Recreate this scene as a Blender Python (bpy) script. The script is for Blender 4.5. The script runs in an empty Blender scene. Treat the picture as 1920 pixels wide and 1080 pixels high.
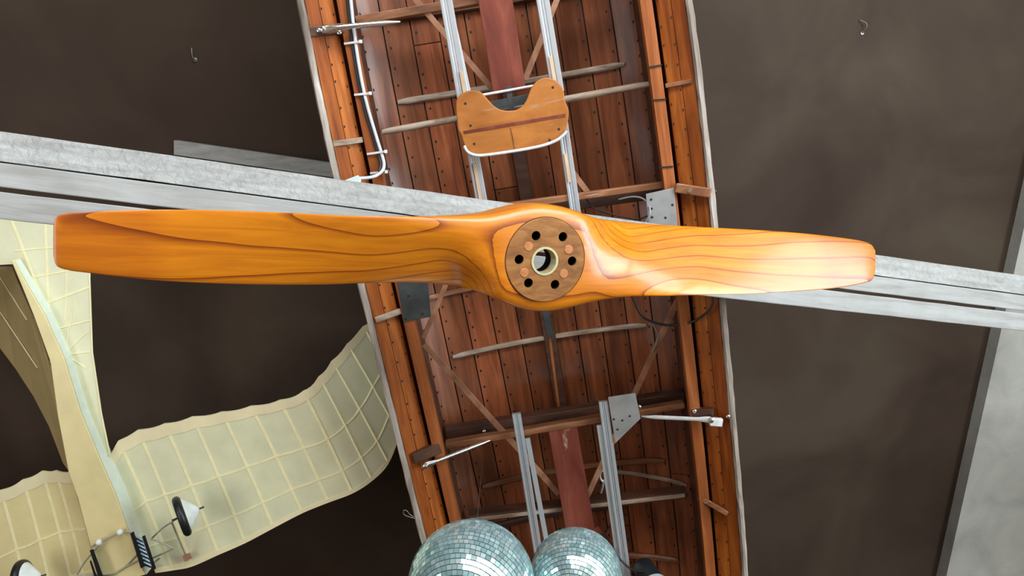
import bpy, bmesh, math, random
from mathutils import Vector, Matrix
random.seed(7)
C = bpy.context.scene.collection
sc = bpy.context.scene

# ------------------------------------------------------------------ camera, world, lights, exposure
CAMZ = 1.5
TH = math.radians(78.0)
ST, CT = math.sin(TH), math.cos(TH)
FPX = 1400.0
cam_data = bpy.data.cameras.new('camera')
cam = bpy.data.objects.new('camera', cam_data); C.objects.link(cam)
cam.location = (0, 0, CAMZ)
cam.rotation_euler = (math.radians(90) + TH, 0, 0)
cam_data.sensor_width = 36.0
cam_data.lens = 36.0 * FPX / 1920.0
cam_data.clip_start = 0.05
sc.camera = cam

world = bpy.data.worlds.new('daylight'); sc.world = world
world.use_nodes = True
wb = world.node_tree.nodes['Background']
wb.inputs[0].default_value = (0.62, 0.78, 1.0, 1); wb.inputs[1].default_value = 0.35

def area(name, loc, rot, sx, sy, power, col):
    l = bpy.data.lights.new(name, 'AREA'); l.shape = 'RECTANGLE'; l.size = sx; l.size_y = sy
    l.energy = power; l.color = col
    o = bpy.data.objects.new(name, l); C.objects.link(o); o.location = loc; o.rotation_euler = rot
    return o
R = math.radians
# daylight entering through the open windows of the back wall (behind the viewer's head) and of the right-hand wall
area('daylight_back_window', (1.4, -3.36, 1.55), (R(90), 0, 0), 5.8, 2.2, 335, (0.88, 0.95, 1.0))
area('daylight_left_window', (-3.36, 0.7, 1.45), (R(90), 0, R(-90)), 3.0, 2.1, 55, (1.0, 0.96, 0.9))
area('daylight_right_window', (4.86, -1.05, 1.55), (R(90), 0, R(90)), 4.0, 2.3, 310, (0.80, 0.93, 1.0))
sc.view_settings.view_transform = 'Standard'
sc.view_settings.look = 'None'
sc.view_settings.gamma = 1.0
sc.view_settings.use_curve_mapping = False
sc.view_settings.exposure = 0.40

# ------------------------------------------------------------------ pixel / world helpers (1920x1080 frame)
def ray(px, py):
    u = (px - 960.0) / FPX; v = (540.0 - py) / FPX
    return Vector((u, CT - v * ST, ST + v * CT))
def at_depth(px, py, d):
    return Vector((0, 0, CAMZ)) + ray(px, py) * d
def at_height(px, py, h):
    r = ray(px, py)
    return Vector((0, 0, CAMZ)) + r * (h / r.z)
CEIL_H, CEIL_S = 3.9, 0.21          # the ceiling rises to the right like the rafter under it
def at_ceiling(px, py, off=0.0):
    r = ray(px, py)
    return Vector((0, 0, CAMZ)) + r * ((CEIL_H - off) / (r.z - CEIL_S * r.x))
def ceil_z(x): return CAMZ + CEIL_H + CEIL_S * x

def lerp(a, b, f): return a + (b - a) * f
def smooth(a, b, x):
    f = min(1.0, max(0.0, (x - a) / (b - a))); return f * f * (3 - 2 * f)
def table(tb, x):
    if x <= tb[0][0]: return tb[0][1]
    for i in range(len(tb) - 1):
        if x <= tb[i + 1][0]:
            return lerp(tb[i][1], tb[i + 1][1], (x - tb[i][0]) / (tb[i + 1][0] - tb[i][0]))
    return tb[-1][1]
def stable(tb, x):                   # the same with cubic (monotone-ish) smoothing
    n = len(tb)
    if x <= tb[0][0]: return tb[0][1]
    if x >= tb[-1][0]: return tb[-1][1]
    for i in range(n - 1):
        if x <= tb[i + 1][0]:
            x0, y0 = tb[i]; x1, y1 = tb[i + 1]
            m0 = (y1 - tb[i - 1][1]) / (x1 - tb[i - 1][0]) if i > 0 else (y1 - y0) / (x1 - x0)
            m1 = (tb[i + 2][1] - y0) / (tb[i + 2][0] - x0) if i + 2 < n else (y1 - y0) / (x1 - x0)
            h = x1 - x0; f = (x - x0) / h
            return ((2*f**3 - 3*f*f + 1) * y0 + (f**3 - 2*f*f + f) * h * m0 + (-2*f**3 + 3*f*f) * y1 + (f**3 - f*f) * h * m1)

# ------------------------------------------------------------------ mesh builder
class MB:
    def __init__(self): self.v = []; self.f = []; self.m = []; self.tone = []
    def add(self, vs, fs, mat=0, tone=0.5):
        b = len(self.v); self.v += [Vector(x) for x in vs]; self.tone += [tone] * len(vs)
        for f in fs: self.f.append([i + b for i in f]); self.m.append(mat)
    def hexa(self, p, mat=0, tone=0.5):          # 8 points: bottom four, top four
        self.add(p, [(3,2,1,0),(4,5,6,7),(0,1,5,4),(1,2,6,5),(2,3,7,6),(3,0,4,7)], mat, tone)
    def box(self, lo, hi, mat=0, tone=0.5):
        x0,y0,z0 = lo; x1,y1,z1 = hi
        self.hexa([(x0,y0,z0),(x1,y0,z0),(x1,y1,z0),(x0,y1,z0),(x0,y0,z1),(x1,y0,z1),(x1,y1,z1),(x0,y1,z1)], mat, tone)
    def bar(self, p, q, w, h, up=(0,0,1), mat=0, tone=0.5, w2=None, h2=None):
        p, q = Vector(p), Vector(q); d = (q - p).normalized(); up = Vector(up)
        s = d.cross(up).normalized(); n = s.cross(d).normalized()
        w2 = w if w2 is None else w2; h2 = h if h2 is None else h2
        r = []
        for c, a, b in ((p, w, h), (q, w2, h2)):
            r.append([c - s*a/2 - n*b/2, c + s*a/2 - n*b/2, c + s*a/2 + n*b/2, c - s*a/2 + n*b/2])
        self.hexa(r[0] + r[1], mat, tone)
    def loft(self, rings, caps=True, closed=True, mat=0, tone=0.5):
        n = len(rings[0]); vs = [p for r in rings for p in r]; fs = []
        for i in range(len(rings) - 1):
            for j in range(n if closed else n - 1):
                k = (j + 1) % n
                fs.append((i*n + j, i*n + k, (i+1)*n + k, (i+1)*n + j))
        if caps and closed:
            fs.append(tuple(range(n - 1, -1, -1))); fs.append(tuple((len(rings)-1)*n + j for j in range(n)))
        self.add(vs, fs, mat, tone)
    def tube(self, pts, r, n=10, mat=0, caps=True, flat=None):
        pts = [Vector(p) for p in pts]; rings = []; ref = None
        for i, p in enumerate(pts):
            d = (pts[min(i+1, len(pts)-1)] - pts[max(i-1, 0)]).normalized()
            if ref is None:
                ref = d.orthogonal().normalized() if flat is None else Vector(flat)
            s = (ref - d * ref.dot(d)).normalized(); t = d.cross(s); ref = s
            rr = r[i] if isinstance(r, (list, tuple)) else r
            ra, rb = rr if isinstance(rr, tuple) else (rr, rr)
            rings.append([p + s*math.cos(2*math.pi*k/n)*ra + t*math.sin(2*math.pi*k/n)*rb for k in range(n)])
        self.loft(rings, caps, True, mat)
    def cyl(self, p, q, r, n=24, mat=0, r2=None):
        self.tube([p, q], [r, r if r2 is None else r2], n, mat)
    def lathe(self, c, axis, prof, n=32, mat=0, caps=False):   # prof: (radius, height along axis)
        c = Vector(c); a = Vector(axis).normalized(); s = a.orthogonal().normalized(); t = a.cross(s)
        rings = [[c + a*h + s*math.cos(2*math.pi*k/n)*r + t*math.sin(2*math.pi*k/n)*r for k in range(n)] for r, h in prof]
        self.loft(rings, caps, True, mat)
    def sheet(self, A, B, th, mat=0, tone=0.5):  # solid sheet between two rows of points, thickness vector th
        n = len(A); th = Vector(th)
        rings = [[Vector(A[i]), Vector(B[i]), Vector(B[i]) + th, Vector(A[i]) + th] for i in range(n)]
        self.loft(rings, True, True, mat, tone)
    def build(self, name, mats, parent=None, smooth_ang=None, bevel=0.0, sub=0):
        me = bpy.data.meshes.new(name); me.from_pydata([tuple(p) for p in self.v], [], self.f)
        if not isinstance(mats, (list, tuple)): mats = [mats]
        for m in mats: me.materials.append(m)
        me.polygons.foreach_set('material_index', self.m)
        at = me.attributes.new('tone', 'FLOAT', 'POINT'); at.data.foreach_set('value', self.tone)
        bm = bmesh.new(); bm.from_mesh(me); bmesh.ops.recalc_face_normals(bm, faces=bm.faces); bm.to_mesh(me); bm.free()
        o = bpy.data.objects.new(name, me); C.objects.link(o)
        if parent is not None: o.parent = parent
        if bevel:
            b = o.modifiers.new('bevel', 'BEVEL'); b.width = bevel; b.segments = 2; b.limit_method = 'ANGLE'; b.angle_limit = R(40)
        if smooth_ang:
            me.polygons.foreach_set('use_smooth', [True] * len(me.polygons))
            me.set_sharp_from_angle(angle=R(smooth_ang))
        return o

def spline(pts, n=8):
    P = [Vector(p) for p in pts]; out = []
    for i in range(len(P) - 1):
        p0 = P[max(i-1, 0)]; p1 = P[i]; p2 = P[i+1]; p3 = P[min(i+2, len(P)-1)]
        for k in range(n):
            t = k / n
            out.append(0.5 * ((2*p1) + (p2-p0)*t + (2*p0 - 5*p1 + 4*p2 - p3)*t*t + (3*p1 - p0 - 3*p2 + p3)*t**3))
    out.append(P[-1]); return out

def tag(o, label=None, cat=None, group=None, kind=None):
    if label: o['label'] = label
    if cat: o['category'] = cat
    if group: o['group'] = group
    if kind: o['kind'] = kind
    return o
def root(name, loc, label, cat, group=None, rz=0.0, mat=None):
    o = bpy.data.objects.new(name, None); C.objects.link(o); o.empty_display_size = 0.1
    if mat is not None: o.matrix_world = mat
    else: o.location = loc; o.rotation_euler = (0, 0, rz)
    return tag(o, label, cat, group)

# ------------------------------------------------------------------ materials
def mat_new(name):
    m = bpy.data.materials.new(name); m.use_nodes = True
    nt = m.node_tree; b = nt.nodes['Principled BSDF']
    return m, nt, b
def N(nt, t, **kw):
    n = nt.nodes.new(t)
    for k, v in kw.items():
        if hasattr(n, k): setattr(n, k, v)
    return n
def ramp(nt, src, stops):
    r = nt.nodes.new('ShaderNodeValToRGB'); el = r.color_ramp.elements
    while len(el) < len(stops): el.new(0.5)
    for e, (p, c) in zip(el, stops): e.position = p; e.color = (c[0], c[1], c[2], 1)
    nt.links.new(src, r.inputs[0]); return r.outputs[0]
def coords(nt, scale, which='Object'):
    tc = nt.nodes.new('ShaderNodeTexCoord'); mp = nt.nodes.new('ShaderNodeMapping')
    mp.inputs['Scale'].default_value = scale
    nt.links.new(tc.outputs[which], mp.inputs[0]); return mp.outputs[0]
def noise(nt, vec, scale, detail=4, rough=0.55, dist=0.0):
    n = nt.nodes.new('ShaderNodeTexNoise'); n.inputs['Scale'].default_value = scale
    n.inputs['Detail'].default_value = detail; n.inputs['Roughness'].default_value = rough
    n.inputs['Distortion'].default_value = dist
    nt.links.new(vec, n.inputs['Vector']); return n.outputs['Fac']
def mixc(nt, fac, a, b, mode='MIX'):
    m = nt.nodes.new('ShaderNodeMix'); m.data_type = 'RGBA'; m.blend_type = mode
    for s, x in ((m.inputs[0], fac), (m.inputs[6], a), (m.inputs[7], b)):
        if isinstance(x, (int, float)): s.default_value = x
        elif isinstance(x, tuple): s.default_value = (*x, 1) if len(x) == 3 else x
        else: nt.links.new(x, s)
    return m.outputs[2]
def mth(nt, op, a, b=None):
    m = nt.nodes.new('ShaderNodeMath'); m.operation = op
    for s, x in ((m.inputs[0], a), (m.inputs[1], b)):
        if x is None: continue
        if isinstance(x, (int, float)): s.default_value = x
        else: nt.links.new(x, s)
    return m.outputs[0]
def bump(nt, b, h, strength=0.2, dist=0.01):
    n = nt.nodes.new('ShaderNodeBump'); n.inputs['Strength'].default_value = strength; n.inputs['Distance'].default_value = dist
    nt.links.new(h, n.inputs['Height']); nt.links.new(n.outputs[0], b.inputs['Normal'])

def wood(name, dark, mid, light, grain=(40, 3, 40), rough=0.4, coat=0.3, tones=None, wear=None, wear_at=0.66, spec=0.5):
    """varnished or worn timber with the grain along the stretched axis; 'tone' varies it from board to board"""
    m, nt, b = mat_new(name)
    v = coords(nt, grain)
    f = noise(nt, v, 1.0, 6, 0.6, 0.6)
    col = ramp(nt, f, [(0.28, dark), (0.5, mid), (0.74, light)])
    big = noise(nt, coords(nt, (3, 2, 3)), 1.6, 3)
    col = mixc(nt, 0.55, col, ramp(nt, big, [(0.3, (0.62, 0.55, 0.5)), (0.65, (1.12, 1.1, 1.1))]), 'MULTIPLY')
    if tones:
        a = N(nt, 'ShaderNodeAttribute'); a.attribute_name = 'tone'
        col = mixc(nt, 0.8, col, ramp(nt, a.outputs['Fac'], [(0.0, tones[0]), (0.5, tones[1]), (1.0, tones[2])]), 'MULTIPLY')
    if wear:
        wf = noise(nt, coords(nt, (grain[0]*0.5, grain[1]*1.6, grain[2]*0.5)), 1.0, 5, 0.65)
        wf = ramp(nt, wf, [(wear_at, (0, 0, 0)), (wear_at + 0.1, (1, 1, 1))])
        col = mixc(nt, wf, col, wear)
    nt.links.new(col, b.inputs['Base Color'])
    b.inputs['Roughness'].default_value = rough
    b.inputs['Coat Weight'].default_value = coat; b.inputs['Coat Roughness'].default_value = 0.18
    b.inputs['Specular IOR Level'].default_value = spec
    bump(nt, b, f, 0.12, 0.004)
    return m
def flat(name, col, rough=0.5, metal=0.0, var=0.12, coat=0.0, scale=30.0):
    m, nt, b = mat_new(name)
    f = noise(nt, coords(nt, (1, 1, 1)), scale, 4)
    c = ramp(nt, f, [(0.3, tuple(x*(1-var) for x in col)), (0.7, tuple(min(1, x*(1+var)) for x in col))])
    nt.links.new(c, b.inputs['Base Color'])
    b.inputs['Roughness'].default_value = rough; b.inputs['Metallic'].default_value = metal
    b.inputs['Coat Weight'].default_value = coat
    return m

M = {}
M['hull'] = wood('hull_planking_varnish', (0.10,0.026,0.009), (0.215,0.062,0.021), (0.35,0.115,0.044), (28,2.2,28), 0.38, 0.35, spec=0.3,
                 tones=((0.55,0.48,0.45),(1,1,1),(1.4,1.25,1.25)))
M['strake'] = wood('side_strake_varnish', (0.15,0.034,0.005), (0.31,0.078,0.010), (0.47,0.145,0.022), (34,2.5,34), 0.55, 0.0, spec=0.18,
                   tones=((0.7,0.6,0.6),(1,1,1),(1.15,1.2,1.2)))
M['stringer'] = wood('stringer_varnish', (0.16,0.044,0.012), (0.28,0.08,0.021), (0.42,0.145,0.05), (30,2,30), 0.5, 0.05, spec=0.2,
                     wear=(0.45,0.3,0.2), wear_at=0.74)
M['frame'] = wood('boat_frame_timber', (0.11,0.04,0.016), (0.23,0.088,0.034), (0.37,0.17,0.08), (5,26,26), 0.5, 0.1,
                  wear=(0.42,0.33,0.25), wear_at=0.62)
M['pale_batten'] = wood('weathered_batten', (0.16,0.10,0.065), (0.34,0.25,0.18), (0.55,0.46,0.38), (6,26,26), 0.65, 0.0)
M['dark_frame'] = wood('dark_frame_timber', (0.03,0.012,0.007), (0.07,0.026,0.013), (0.12,0.05,0.025), (5,26,26), 0.5, 0.1)
M['gunwale'] = wood('weathered_gunwale', (0.15,0.115,0.09), (0.34,0.285,0.24), (0.56,0.50,0.45), (30,3,30), 0.75, 0.0,
                    wear=(0.22,0.10,0.05), wear_at=0.63)
M['red_board'] = wood('red_painted_board', (0.12,0.024,0.015), (0.18,0.042,0.026), (0.26,0.07,0.042), (18,3,18), 0.55, 0.0, spec=0.25,
                      wear=(0.55,0.38,0.27), wear_at=0.64)
M['seat'] = wood('orange_ply', (0.30,0.098,0.02), (0.42,0.15,0.032), (0.50,0.20,0.052), (5,16,16), 0.5, 0.05, spec=0.25,
                 wear=(0.36,0.30,0.25), wear_at=0.62)
M['tan'] = wood('tan_track_wood', (0.42,0.29,0.17), (0.6,0.45,0.3), (0.72,0.58,0.42), (30,3,30), 0.6, 0.0)
M['brace'] = wood('brace_wood', (0.2,0.085,0.045), (0.33,0.15,0.08), (0.48,0.25,0.15), (14,14,14), 0.5, 0.1)
M['nail'] = flat('nail_black', (0.012,0.009,0.008), 0.6)
M['alu'] = flat('aluminium_track', (0.58,0.60,0.63), 0.36, 0.6, 0.03)
M['alu_dull'] = flat('dull_aluminium', (0.62,0.66,0.68), 0.42, 0.6, 0.04)
M['chrome'] = flat('chrome_strut', (0.88,0.90,0.92), 0.16, 1.0, 0.04)
M['plate_dark'] = flat('dark_steel_plate', (0.055,0.062,0.062), 0.5, 0.4, 0.3, scale=18)
M['plate_grey'] = flat('grey_aluminium_plate', (0.30,0.29,0.28), 0.5, 0.35, 0.15, scale=14)
M['black'] = flat('black_rubber', (0.009,0.010,0.012), 0.4)
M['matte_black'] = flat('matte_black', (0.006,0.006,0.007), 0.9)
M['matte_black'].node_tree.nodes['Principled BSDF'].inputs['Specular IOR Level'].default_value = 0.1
M['grey_pvc'] = flat('grey_plastic_cable', (0.55,0.57,0.62), 0.35)
M['clear_tie'] = flat('pale_cable_tie', (0.66,0.62,0.62), 0.4)
M['white_trim'] = flat('greyed_white_trim', (0.66,0.66,0.64), 0.45, 0, 0.15)
M['steel_wire'] = flat('steel_wire', (0.3,0.3,0.3), 0.4, 0.8)
M['brass'] = flat('pale_brass', (0.66,0.60,0.34), 0.32, 0.7, 0.12)

def plaster(name, a, b_, c, scale, rough, bs, bd):
    m, nt, b = mat_new(name)
    v = coords(nt, (1, 1, 1))
    f = noise(nt, v, scale, 5, 0.55, 0.5)
    f2 = noise(nt, v, scale * 9, 5, 0.6)
    col = ramp(nt, f, [(0.3, a), (0.5, b_), (0.7, c)])
    nt.links.new(col, b.inputs['Base Color']); b.inputs['Roughness'].default_value = rough
    bump(nt, b, f2, bs, bd)
    return m
M['ceiling'] = plaster('brown_stained_ceiling', (0.036,0.0205,0.0138), (0.054,0.034,0.0232), (0.074,0.052,0.035), 1.1, 0.8, 0.12, 0.01)
M['ceiling'].node_tree.nodes['Principled BSDF'].inputs['Specular IOR Level'].default_value = 0.22
M['pale_plaster'] = plaster('pale_plaster', (0.36,0.35,0.31), (0.44,0.42,0.38), (0.5,0.48,0.43), 4.0, 0.8, 0.2, 0.01)
M['wall'] = plaster('cream_wall', (0.42,0.40,0.34), (0.47,0.45,0.39), (0.52,0.49,0.43), 2.0, 0.8, 0.1, 0.01)
M['floor'] = wood('oak_floor', (0.17,0.12,0.08), (0.23,0.17,0.115), (0.30,0.23,0.165), (3,24,3), 0.45, 0.1)
M['window_frame'] = flat('white_window_frame', (0.75,0.75,0.73), 0.4)

def whitewash(name, rough_hewn):
    m, nt, b = mat_new(name)
    f = noise(nt, coords(nt, (3, 34, 34)), 1.0, 6, 0.6, 0.5)
    g = noise(nt, coords(nt, (1, 1, 1)), 7.0, 4)
    col = ramp(nt, f, [(0.25, (0.23,0.215,0.195)), (0.5, (0.325,0.32,0.305)), (0.75, (0.385,0.385,0.37))])
    col = mixc(nt, 0.6, col, ramp(nt, g, [(0.3, (0.80,0.79,0.77)), (0.7, (1.06,1.06,1.06))]), 'MULTIPLY')
    nt.links.new(col, b.inputs['Base Color']); b.inputs['Roughness'].default_value = 0.75
    if rough_hewn:
        h = noise(nt, coords(nt, (1, 1.0, 1.0)), 42.0, 5, 0.6, 1.2); bump(nt, b, h, 0.9, 0.012)
    else: bump(nt, b, f, 0.35, 0.006)
    return m
M['wash'] = whitewash('whitewashed_timber', False)
M['wash_rough'] = whitewash('rough_hewn_whitewash', True)

def propeller_wood():
    """laminated timber: glue lines lie in planes square to the shaft, so they contour the twisted blades"""
    m, nt, b = mat_new('laminated_propeller_varnish')
    tc = N(nt, 'ShaderNodeTexCoord'); sx = N(nt, 'ShaderNodeSeparateXYZ'); nt.links.new(tc.outputs['Object'], sx.inputs[0])
    wob = noise(nt, coords(nt, (2.2, 7, 3)), 1.0, 2)
    z = mth(nt, 'ADD', mth(nt, 'ADD', mth(nt, 'MULTIPLY', sx.outputs['Z'], 1.0), mth(nt, 'MULTIPLY', wob, 0.008)), 0.5)
    lam = mth(nt, 'DIVIDE', z, 0.024)
    fr = mth(nt, 'FRACT', lam); fl = mth(nt, 'FLOOR', lam)
    f = noise(nt, coords(nt, (3.0, 46, 60)), 1.0, 6, 0.6, 0.9)
    col = ramp(nt, f, [(0.25, (0.46,0.125,0.003)), (0.5, (0.60,0.185,0.004)), (0.78, (0.70,0.245,0.006))])
    wn = N(nt, 'ShaderNodeTexWhiteNoise'); wn.noise_dimensions = '1D'; nt.links.new(fl, wn.inputs['W'])
    col = mixc(nt, 0.9, col, ramp(nt, wn.outputs['Value'], [(0.0, (0.86,0.80,0.9)), (1.0, (1.12,1.14,1.1))]), 'MULTIPLY')
    line = ramp(nt, fr, [(0.0, (0.30,0.16,0.12)), (0.06, (0.62,0.5,0.46)), (0.15, (1,1,1))])
    col = mixc(nt, 1.0, col, line, 'MULTIPLY')
    # worn, reddish blade tips
    ax = mth(nt, 'ABSOLUTE', sx.outputs['X'])
    tip = ramp(nt, mth(nt, 'ADD', mth(nt, 'MULTIPLY', wob, 0.05), ax), [(0.0, (1,1,1)), (0.94, (1,1,1)), (1.0, (0.88,0.78,0.95))])
    col = mixc(nt, 1.0, col, tip, 'MULTIPLY')
    # pale scuffs
    sc_ = noise(nt, coords(nt, (9, 30, 30)), 2.0, 3, 0.7, 2.0)
    col = mixc(nt, ramp(nt, sc_, [(0.73, (0,0,0)), (0.80, (0.5,0.5,0.5))]), col, (0.86,0.58,0.30))
    nt.links.new(col, b.inputs['Base Color'])
    b.inputs['Roughness'].default_value = 0.38
    b.inputs['Coat Weight'].default_value = 0.42; b.inputs['Coat Roughness'].default_value = 0.17
    b.inputs['Specular IOR Level'].default_value = 0.5
    return m
M['prop'] = propeller_wood()
M['hub'] = wood('hub_plate_wood', (0.14,0.050,0.013), (0.25,0.102,0.027), (0.36,0.165,0.05), (14,40,14), 0.5, 0.08, spec=0.25)
M['plug'] = wood('hub_plug_wood', (0.30,0.10,0.026), (0.42,0.155,0.042), (0.50,0.205,0.066), (30,60,30), 0.4, 0.4)

def tissue(name, col, trans):
    m, nt, b = mat_new(name)
    f = noise(nt, coords(nt, (1, 1, 1)), 9.0, 4)
    c = ramp(nt, f, [(0.3, tuple(x*0.92 for x in col)), (0.7, tuple(min(1, x*1.05) for x in col))])
    nt.links.new(c, b.inputs['Base Color']); b.inputs['Roughness'].default_value = 0.4
    tr = N(nt, 'ShaderNodeBsdfTranslucent'); nt.links.new(c, tr.inputs[0])
    mx = N(nt, 'ShaderNodeMixShader'); mx.inputs[0].default_value = trans
    out = nt.nodes['Material Output']
    nt.links.new(b.outputs[0], mx.inputs[1]); nt.links.new(tr.outputs[0], mx.inputs[2]); nt.links.new(mx.outputs[0], out.inputs[0])
    return m
M['tissue'] = tissue('pale_tissue_skin', (0.80,0.79,0.53), 0.03)
M['tissue_tan'] = tissue('cream_tissue_skin', (0.86,0.73,0.37), 0.02)
M['edge'] = tissue('pale_edge_band', (0.93,0.82,0.52), 0.02)
M['tissue_shaded'] = tissue('shaded_tissue_skin', (0.46,0.35,0.16), 0.03)  # shading of the left tail half put into a darker tissue colour
M['rib'] = flat('cream_rib', (0.97,0.87,0.52), 0.55, 0, 0.06)
M['cream_side'] = flat('pale_green_side', (0.66,0.72,0.62), 0.4, 0, 0.06)
M['white'] = flat('white_cone', (0.8,0.84,0.82), 0.4)
M['bluestripe'] = flat('pale_blue_band', (0.55,0.75,0.88), 0.35)
M['rust'] = flat('rust_red_block', (0.42,0.2,0.14), 0.6)
M['grey_dowel'] = flat('grey_dowel', (0.42,0.40,0.30), 0.6)

def mirror_mat():
    m, nt, b = mat_new('mirror_tile')
    a = N(nt, 'ShaderNodeAttribute'); a.attribute_name = 'tone'
    c = ramp(nt, a.outputs['Fac'], [(0.0, (0.38,0.62,0.64)), (1.0, (0.78,0.98,0.98))])
    nt.links.new(c, b.inputs['Base Color']); b.inputs['Metallic'].default_value = 0.72; b.inputs['Roughness'].default_value = 0.10
    return m
M['mirror'] = mirror_mat()
M['ball_core'] = flat('mirror_ball_grout', (0.05,0.055,0.06), 0.6)
M['lens'] = flat('spotlight_lens', (0.55,0.66,0.75), 0.08, 0.3)

# ------------------------------------------------------------------ the room
def struct(mb, name, m, bevel=0): return tag(mb.build(name, m, bevel=bevel), kind='structure')
XL, XR, YB, YF = -3.4, 4.9, -3.4, 4.8
mb = MB(); mb.box((XL-.1, YB-.1, -.12), (XR+.1, YF+.1, 0)); struct(mb, 'floor', M['floor'])
mb = MB()
zl, zr = ceil_z(XL-.1), ceil_z(XR+.1)
mb.hexa([(XL-.1,YB-.1,zl),(XR+.1,YB-.1,zr),(XR+.1,YF+.1,zr),(XL-.1,YF+.1,zl),
         (XL-.1,YB-.1,zl+.15),(XR+.1,YB-.1,zr+.15),(XR+.1,YF+.1,zr+.15),(XL-.1,YF+.1,zl+.15)])
struct(mb, 'ceiling', M['ceiling'])
def slope_wall(mb, x0, x1, y0, y1, z0):       # a stretch of wall that meets the sloping ceiling
    a, b = ceil_z(x0), ceil_z(x1)
    mb.hexa([(x0,y0,z0),(x1,y0,z0),(x1,y1,z0),(x0,y1,z0),(x0,y0,a),(x1,y0,b),(x1,y1,b),(x0,y1,a)])
mb = MB(); slope_wall(mb, XL-.1, XL, YB-.1, -.85, 0); slope_wall(mb, XL-.1, XL, 2.25, YF+.1, 0)
mb.box((XL-.1, -.85, 0), (XL, 2.25, .35)); slope_wall(mb, XL-.1, XL, -.85, 2.25, 2.55); struct(mb, 'wall_left', M['ceiling'])
mb = MB(); slope_wall(mb, XL, XR, YF, YF+.1, 0); struct(mb, 'wall_front', M['ceiling'])
mb = MB()
slope_wall(mb, XL, -1.6, YB-.1, YB, 0); slope_wall(mb, 4.4, XR, YB-.1, YB, 0)
mb.box((-1.6, YB-.1, 0), (4.4, YB, .4)); slope_wall(mb, -1.6, 4.4, YB-.1, YB, 2.7)
struct(mb, 'wall_back', M['wall'])
mb = MB()
slope_wall(mb, XR, XR+.1, YB-.1, -3.1, 0); slope_wall(mb, XR, XR+.1, 1.0, YF+.1, 0)
mb.box((XR, -3.1, 0), (XR+.1, 1.0, .35)); slope_wall(mb, XR, XR+.1, -3.1, 1.0, 2.75)
struct(mb, 'wall_right', M['wall'])
def window(name, axis, c, a0, a1, z0, z1):
    mb = MB(); t = .06
    def bx(u0, u1, w0, w1):
        if axis == 'y': mb.box((u0, c-.09, w0), (u1, c-.02, w1))
        else: mb.box((c+.02, u0, w0), (c+.09, u1, w1))
    bx(a0, a1, z0, z0+t); bx(a0, a1, z1-t, z1); bx(a0, a0+t, z0+t, z1-t); bx(a1-t, a1, z0+t, z1-t)
    for k in (1, 2):
        x = a0 + (a1-a0)*k/3; bx(x-t/2, x+t/2, z0+t, z1-t)
    struct(mb, name, M['window_frame'])
window('window_1', 'y', YB, -1.6, 4.4, .4, 2.7)
window('window_2', 'x', XR, -3.1, 1.0, .35, 2.75)

window('window_3', 'x', XL - .11, -.85, 2.25, .35, 2.55)

# pale plaster soffit at the right, and a pale timber against the ceiling at the left
def ceiling_slab(mb, quad, off):
    bot = [at_ceiling(px, py, off) for px, py in quad]
    mb.hexa(bot + [Vector((p.x, p.y, ceil_z(p.x) - 0.002)) for p in bot])
mb = MB(); ceiling_slab(mb, [(1672, 1540), (2042, -120), (2330, -120), (1960, 1540)], 0.10)
struct(mb, 'trim_1', M['pale_plaster'])
mb = MB(); ceiling_slab(mb, [(326, 263), (900, 346), (900, 372), (326, 290)], 0.05)
tag(mb.build('ceiling_batten', M['wash']), 'short pale grey batten on the dark ceiling above the big rafter', 'batten')

# small hooks left in the ceiling plaster
def ceiling_hook(px, py, label, pts):
    o = at_ceiling(px, py, 0.0)
    r = root('ceiling_hook', o, label, 'hook', 'hooks in the ceiling')
    mb = MB(); mb.tube(spline([Vector(p) for p in pts], 5), 0.0022, 8); mb.build('hook', M['steel_wire'], r, 50)
    mb = MB(); mb.lathe((0,0,0.004), (0,0,-1), [(0.0,0.004),(0.009,0.006),(0.010,0.0),(0.0,-0.001)], 14); mb.build('screw_base', M['steel_wire'], r, 40)
ceiling_hook(1617, 62, 'tiny bent hook in the brown ceiling right of the boat top',
             [(0,0,0),(.002,-.01,-.012),(.012,-.03,-.02),(.004,-.05,-.022),(-.02,-.062,-.018),(-.028,-.066,-.012)])
ceiling_hook(367, 112, 'tiny hook in the dark ceiling above the pale batten',
             [(0,0,0),(0,0,-.02),(-.004,-.02,-.026),(-.006,-.05,-.02)])

# ------------------------------------------------------------------ the whitewashed rafter
D_L, D_R = 1.955, 3.108
def inv_depth(px, dl, dr): return 1.0 / lerp(1/dl, 1/dr, px/1920.0)
def rafter_pt(px, y0, y1):                      # point on an edge line running from (0,y0) to (1920,y1)
    return at_depth(px, lerp(y0, y1, px/1920.0), inv_depth(px, D_L, D_R))
PXA, PXB = -170, 2330
eL, eR = rafter_pt(PXA, 355, 585.5), rafter_pt(PXB, 355, 585.5)
ex = (eR - eL).normalized()
vw = at_depth(960, 470, 1.0) - Vector((0,0,CAMZ))
ez = (vw - ex * vw.dot(ex)).normalized()        # away from the viewer, square to the timber
ey = ez.cross(ex)
RM = Matrix(((ex.x,ey.x,ez.x,eL.x),(ex.y,ey.y,ez.y,eL.y),(ex.z,ey.z,ez.z,eL.z),(0,0,0,1)))
rafter = root('timber_rafter', None, 'long whitewashed timber rafter of planks crossing behind the propeller', 'rafter', mat=RM)
RI = RM.inverted(); LEN = (eR - eL).length
def local_y(y0, y1, px): return (RI @ rafter_pt(px, y0, y1)).y
y_top = (local_y(243, 515, 0), local_y(243, 517, 1920)); y_l1 = (local_y(300, 556, 0), local_y(300, 556, 1920))
y_bot = (local_y(410, 621, 0), local_y(410, 621, 1920))
yt, y1, yb = sum(y_top)/2, sum(y_l1)/2, sum(y_bot)/2
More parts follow.
